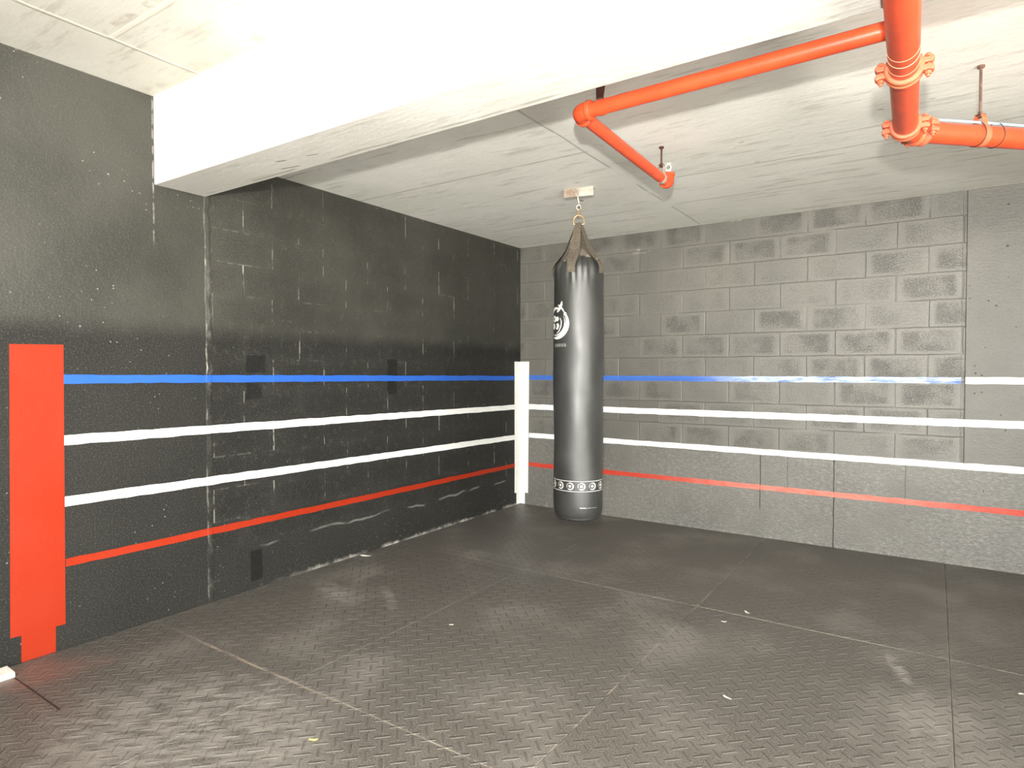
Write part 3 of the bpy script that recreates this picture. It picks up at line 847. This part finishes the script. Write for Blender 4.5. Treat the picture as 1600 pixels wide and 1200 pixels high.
# hangers
def rod_hanger(x, y, zp, rp, d, label, clevis, rodm=None):
    t = thing('pipe_hanger', (x, y, H), label, 'pipe hanger', 'threaded rods that carry the red pipes')
    rodm = rodm or K['rust']
    zt = zp+rp+.050
    bm = bmesh.new(); n = int((H-zt)/.004); pts = []; rr = []
    for i in range(n+1):
        pts.append((x, y, zt+(H-zt)*i/n)); rr.append(.0056 if i % 2 else .0047)
    tube(bm, pts, rr, 10); obj('threaded_rod', bm, rodm, t, smooth=True)
    bm = bmesh.new(); step_tube(bm, (x, y, H-.012), (x, y, H), [(0, .008), (.004, .014), (.012, .014)], 14)
    obj('anchor', bm, rodm, t)
    d = Vector(d).normalized(); s = d.cross(Vector((0, 0, 1))).normalized(); c = Vector((x, y, zp))
    # band: round the pipe and up to a yoke
    path = [(-.012, rp+.046), (-.020, rp+.030)]
    for i in range(25):
        a = math.radians(125+290*i/24); path.append(((rp+.002)*math.cos(a), (rp+.002)*math.sin(a)))
    path += [(.020, rp+.030), (.012, rp+.046)]
    bm = bmesh.new(); prev = None
    pp = [Vector(p) for p in path]
    for i, p in enumerate(pp):
        tdir = (pp[min(i+1, len(pp)-1)]-pp[max(i-1, 0)]).normalized(); nn = Vector((-tdir.y, tdir.x))
        row = [bm.verts.new(c+s*(p.x+nn.x*o)+Vector((0, 0, p.y+nn.y*o))+d*w) for o, w in ((-.001, -.013), (-.001, .013), (.0018, .013), (.0018, -.013))]
        if prev:
            for q in range(4): bm.faces.new((prev[q], prev[(q+1) % 4], row[(q+1) % 4], row[q]))
        else: bm.faces.new(row[::-1])
        prev = row
    bm.faces.new(prev); obj('clevis_band', bm, clevis, t)
    bm = bmesh.new()
    box(bm, -.015, .015, -.013, .013, zp+rp+.043, zp+rp+.048, Matrix.Translation((x, y, 0)) @ Matrix.Rotation(math.atan2(s.y, s.x), 4, 'Z'))
    obj('yoke_plate', bm, rodm, t)
    for z_ in (zp+rp+.049, zp+rp+.034):
        bm = bmesh.new(); step_tube(bm, (x, y, z_), (x, y, z_+.008), [(0, .0095), (.008, .0095)], 6)
        obj('nut', bm, rodm, t)
    return t
py = -2.06; px = E1.x+(E2.x-E1.x)*((py-E1.y)/(E2.y-E1.y))
rod_hanger(px, py, ZS, RB*.93, d2, 'dark rusty threaded rod hanging the branch pipe near its sprinkler end', K['galv'], K['darkrust'])
t_ = .355; hc = cor+dout*t_
rod_hanger(hc.x, hc.y, ZM, RM*.97, dout, 'brown rusty threaded rod hanging the thick pipe at the right edge', K['pipe2'])
bk = thing('strap_hanger', (2.47, -3.142, H), 'dark rusty strap holding the branch pipe close to the beam', 'pipe hanger')
c0 = J.lerp(E1, (J.x-2.47)/(J.x-E1.x))
bm = bmesh.new()
prism(bm, [(-.018, 0), (.030, 0), (.026, -.09), (.015, -.16), (-.015, -.16)], -.003, .003, lambda u, v, h: Vector((2.47+u, c0.y+h-.022, H+v)))
obj('strap_plate', bm, K['darkrust'], bk)
bm = bmesh.new()
step_tube(bm, c0+Vector((-.014, 0, 0)), c0+Vector((.014, 0, 0)), [(0, RB+.0004), (0, RB+.003), (.028, RB+.003), (.028, RB+.0004)], 28)
obj('pipe_band', bm, K['pipe'], bk, smooth=False)

# cable on the right hand run and the ties round it
bm = bmesh.new(); pts = []
up = Vector((0, 0, 1)); sd = dout.cross(up).normalized()
for i in range(40):
    t = .13+3.0*i/39
    lift = RM*.97+.006+.003*abs(math.sin(t*4))
    a = .25+.12*math.sin(t*3)
    pts.append(cor+dout*t+up*(lift*math.cos(a))-sd*(lift*math.sin(a)*-1))
tube(bm, pts, .0048, 10)
tag(obj('cable', bm, K['cable'], None, smooth=True), 'pale blue cable lying along the top of the right hand red pipe', 'cable')
for k, t in enumerate((.335, .425)):
    bm = bmesh.new(); c = cor+dout*t; pts = []
    for i in range(32):
        a = 2*PI*i/32; r = RM*.97+.0016+(.013*max(0, math.cos(a)) ** 3)
        pts.append(c+up*(r*math.cos(a))+sd*(r*math.sin(a))+dout*(.006*math.sin(a)))
    tube(bm, pts, .0016, 6, closed=True)
    tag(obj('cable_tie', bm, K['tie']), ('thin black tie round pipe and cable just left of the rod' , 'thin black tie round pipe and cable just right of the rod')[k], 'cable tie', 'black ties on the pipe')

# ------------------------------------------------------------------ small things on the floor
bm = bmesh.new()
n = 10; top = []
for i in range(n+1):
    y = -4.470-.9*i/n
    top.append((y, .024+random.uniform(-.003, .003), .050+random.uniform(-.004, .004), .150+random.uniform(-.003, .003)))
prev = None
for y, h, x0, x1 in top:
    row = [bm.verts.new(p) for p in ((x0, y, 0), (x1, y, 0), (x1-.004, y, h), (x0+.004, y, h+.004))]
    if prev:
        for q in range(4): bm.faces.new((prev[q], prev[(q+1) % 4], row[(q+1) % 4], row[q]))
    else: bm.faces.new(row[::-1])
    prev = row
bm.faces.new(prev)
tag(obj('wooden_strip', bm, K['chalk'], bevel=.003), 'white painted strip lying on the floor at the far left below the orange post', 'strip')
def scrap(name, x, y, L, W, rot, mat, label, cat, seed, curl=.006):
    r = random.Random(seed); bm = bmesh.new(); nu, nv = 7, 4; g = []
    for i in range(nu):
        row = []
        for j in range(nv):
            u = (i/(nu-1)-.5); v = (j/(nv-1)-.5)*(1-1.4*u*u)
            xx = u*L; yy = v*W+.25*W*math.sin(u*5+seed)
            z = .0012+curl*(u*u*2.2+v*v)+r.uniform(0, .0012)
            row.append((xx*math.cos(rot)-yy*math.sin(rot)+x, xx*math.sin(rot)+yy*math.cos(rot)+y, z))
        g.append(row)
    lo = [[bm.verts.new(p) for p in row] for row in g]; hi = [[bm.verts.new((p[0], p[1], p[2]+.0009)) for p in row] for row in g]
    for i in range(nu-1):
        for j in range(nv-1):
            bm.faces.new((lo[i][j], lo[i][j+1], lo[i+1][j+1], lo[i+1][j])); bm.faces.new((hi[i][j], hi[i+1][j], hi[i+1][j+1], hi[i][j+1]))
    rim = [(i, 0) for i in range(nu)]+[(nu-1, j) for j in range(1, nv)]+[(i, nv-1) for i in range(nu-2, -1, -1)]+[(0, j) for j in range(nv-2, 0, -1)]
    for k in range(len(rim)):
        a = rim[k]; b = rim[(k+1) % len(rim)]
        bm.faces.new((lo[a[0]][a[1]], lo[b[0]][b[1]], hi[b[0]][b[1]], hi[a[0]][a[1]]))
    tag(obj(name, bm, mat, None, smooth=True), label, cat)
scrap('paper_scrap', .085, -2.265, .085, .022, .35, K['paper'], 'crumpled pale scrap on the floor close to the left wall', 'scrap', 1, .018)
scrap('wood_chip', 1.438, -2.893, .024, .012, 1.0, K['paper'], 'tiny pale chip alone near the middle of the floor', 'scrap', 2, .004)
scrap('dry_leaf', 1.698, -4.028, .034, .012, .8, K['leaf'], 'small curled yellow leaf in the foreground left of centre', 'leaf', 3, .010)
scrap('paper_scrap', 2.754, -1.795, .040, .012, -.6, K['paper'], 'thin white scrap beside the long mat seam in front of the bag', 'scrap', 4, .008)
scrap('wood_chip', 2.679, -2.003, .030, .008, .3, K['paper'], 'small white sliver just in front of the seam scrap', 'scrap', 5, .004)
scrap('paper_scrap', 2.919, -2.827, .040, .010, -.5, K['paper'], 'white sliver on the treads in the right foreground', 'scrap', 6, .005)
scrap('wood_chip', 3.972, -2.078, .020, .012, .2, K['paper'], 'pale crumb at the far right edge of the floor', 'scrap', 7, .003)

# ------------------------------------------------------------------ camera and light
cam = bpy.data.cameras.new('camera'); co = bpy.data.objects.new('camera', cam); C.objects.link(co)
co.location = CAMP; co.rotation_euler = (math.radians(90-1.25), 0, math.radians(34.0))
cam.sensor_width = 36; cam.sensor_fit = 'HORIZONTAL'; cam.lens = 36*980/1600; cam.clip_start = .02
S.camera = co
# the photographer's flash, a little above the camera
fl = bpy.data.lights.new('flash', 'SPOT'); fl.spot_size = math.radians(135); fl.spot_blend = 1.0; fl.energy = 225; fl.shadow_soft_size = .035; fl.color = (1., .97, .90)
fo = bpy.data.objects.new('flash', fl); C.objects.link(fo); fo.location = (3.70, -5.72, 1.70); fo.rotation_euler = (math.radians(88), 0, math.radians(34))
# daylight through the open sides of the bay
w = bpy.data.worlds.new('daylight'); S.world = w; w.use_nodes = True
bg = w.node_tree.nodes['Background']
tc = w.node_tree.nodes.new('ShaderNodeTexCoord'); sx = w.node_tree.nodes.new('ShaderNodeSeparateXYZ'); mr = w.node_tree.nodes.new('ShaderNodeMapRange')
cm = w.node_tree.nodes.new('ShaderNodeMix'); cm.data_type = 'RGBA'
L_ = w.node_tree.links
L_.new(tc.outputs['Generated'], sx.inputs[0]); L_.new(sx.outputs[2], mr.inputs[0])
mr.inputs[1].default_value = -.03; mr.inputs[2].default_value = .03
L_.new(mr.outputs[0], cm.inputs[0])
cm.inputs[6].default_value = (1.30, 1.26, 1.12, 1)      # sunlit paving outside
cm.inputs[7].default_value = (.82, .84, .82, 1)         # open sky
L_.new(cm.outputs[2], bg.inputs[0]); bg.inputs[1].default_value = 3.4

S.view_settings.view_transform = 'Standard'; S.view_settings.look = 'None'
S.view_settings.gamma = 1; S.view_settings.use_curve_mapping = False
S.view_settings.exposure = 2.02
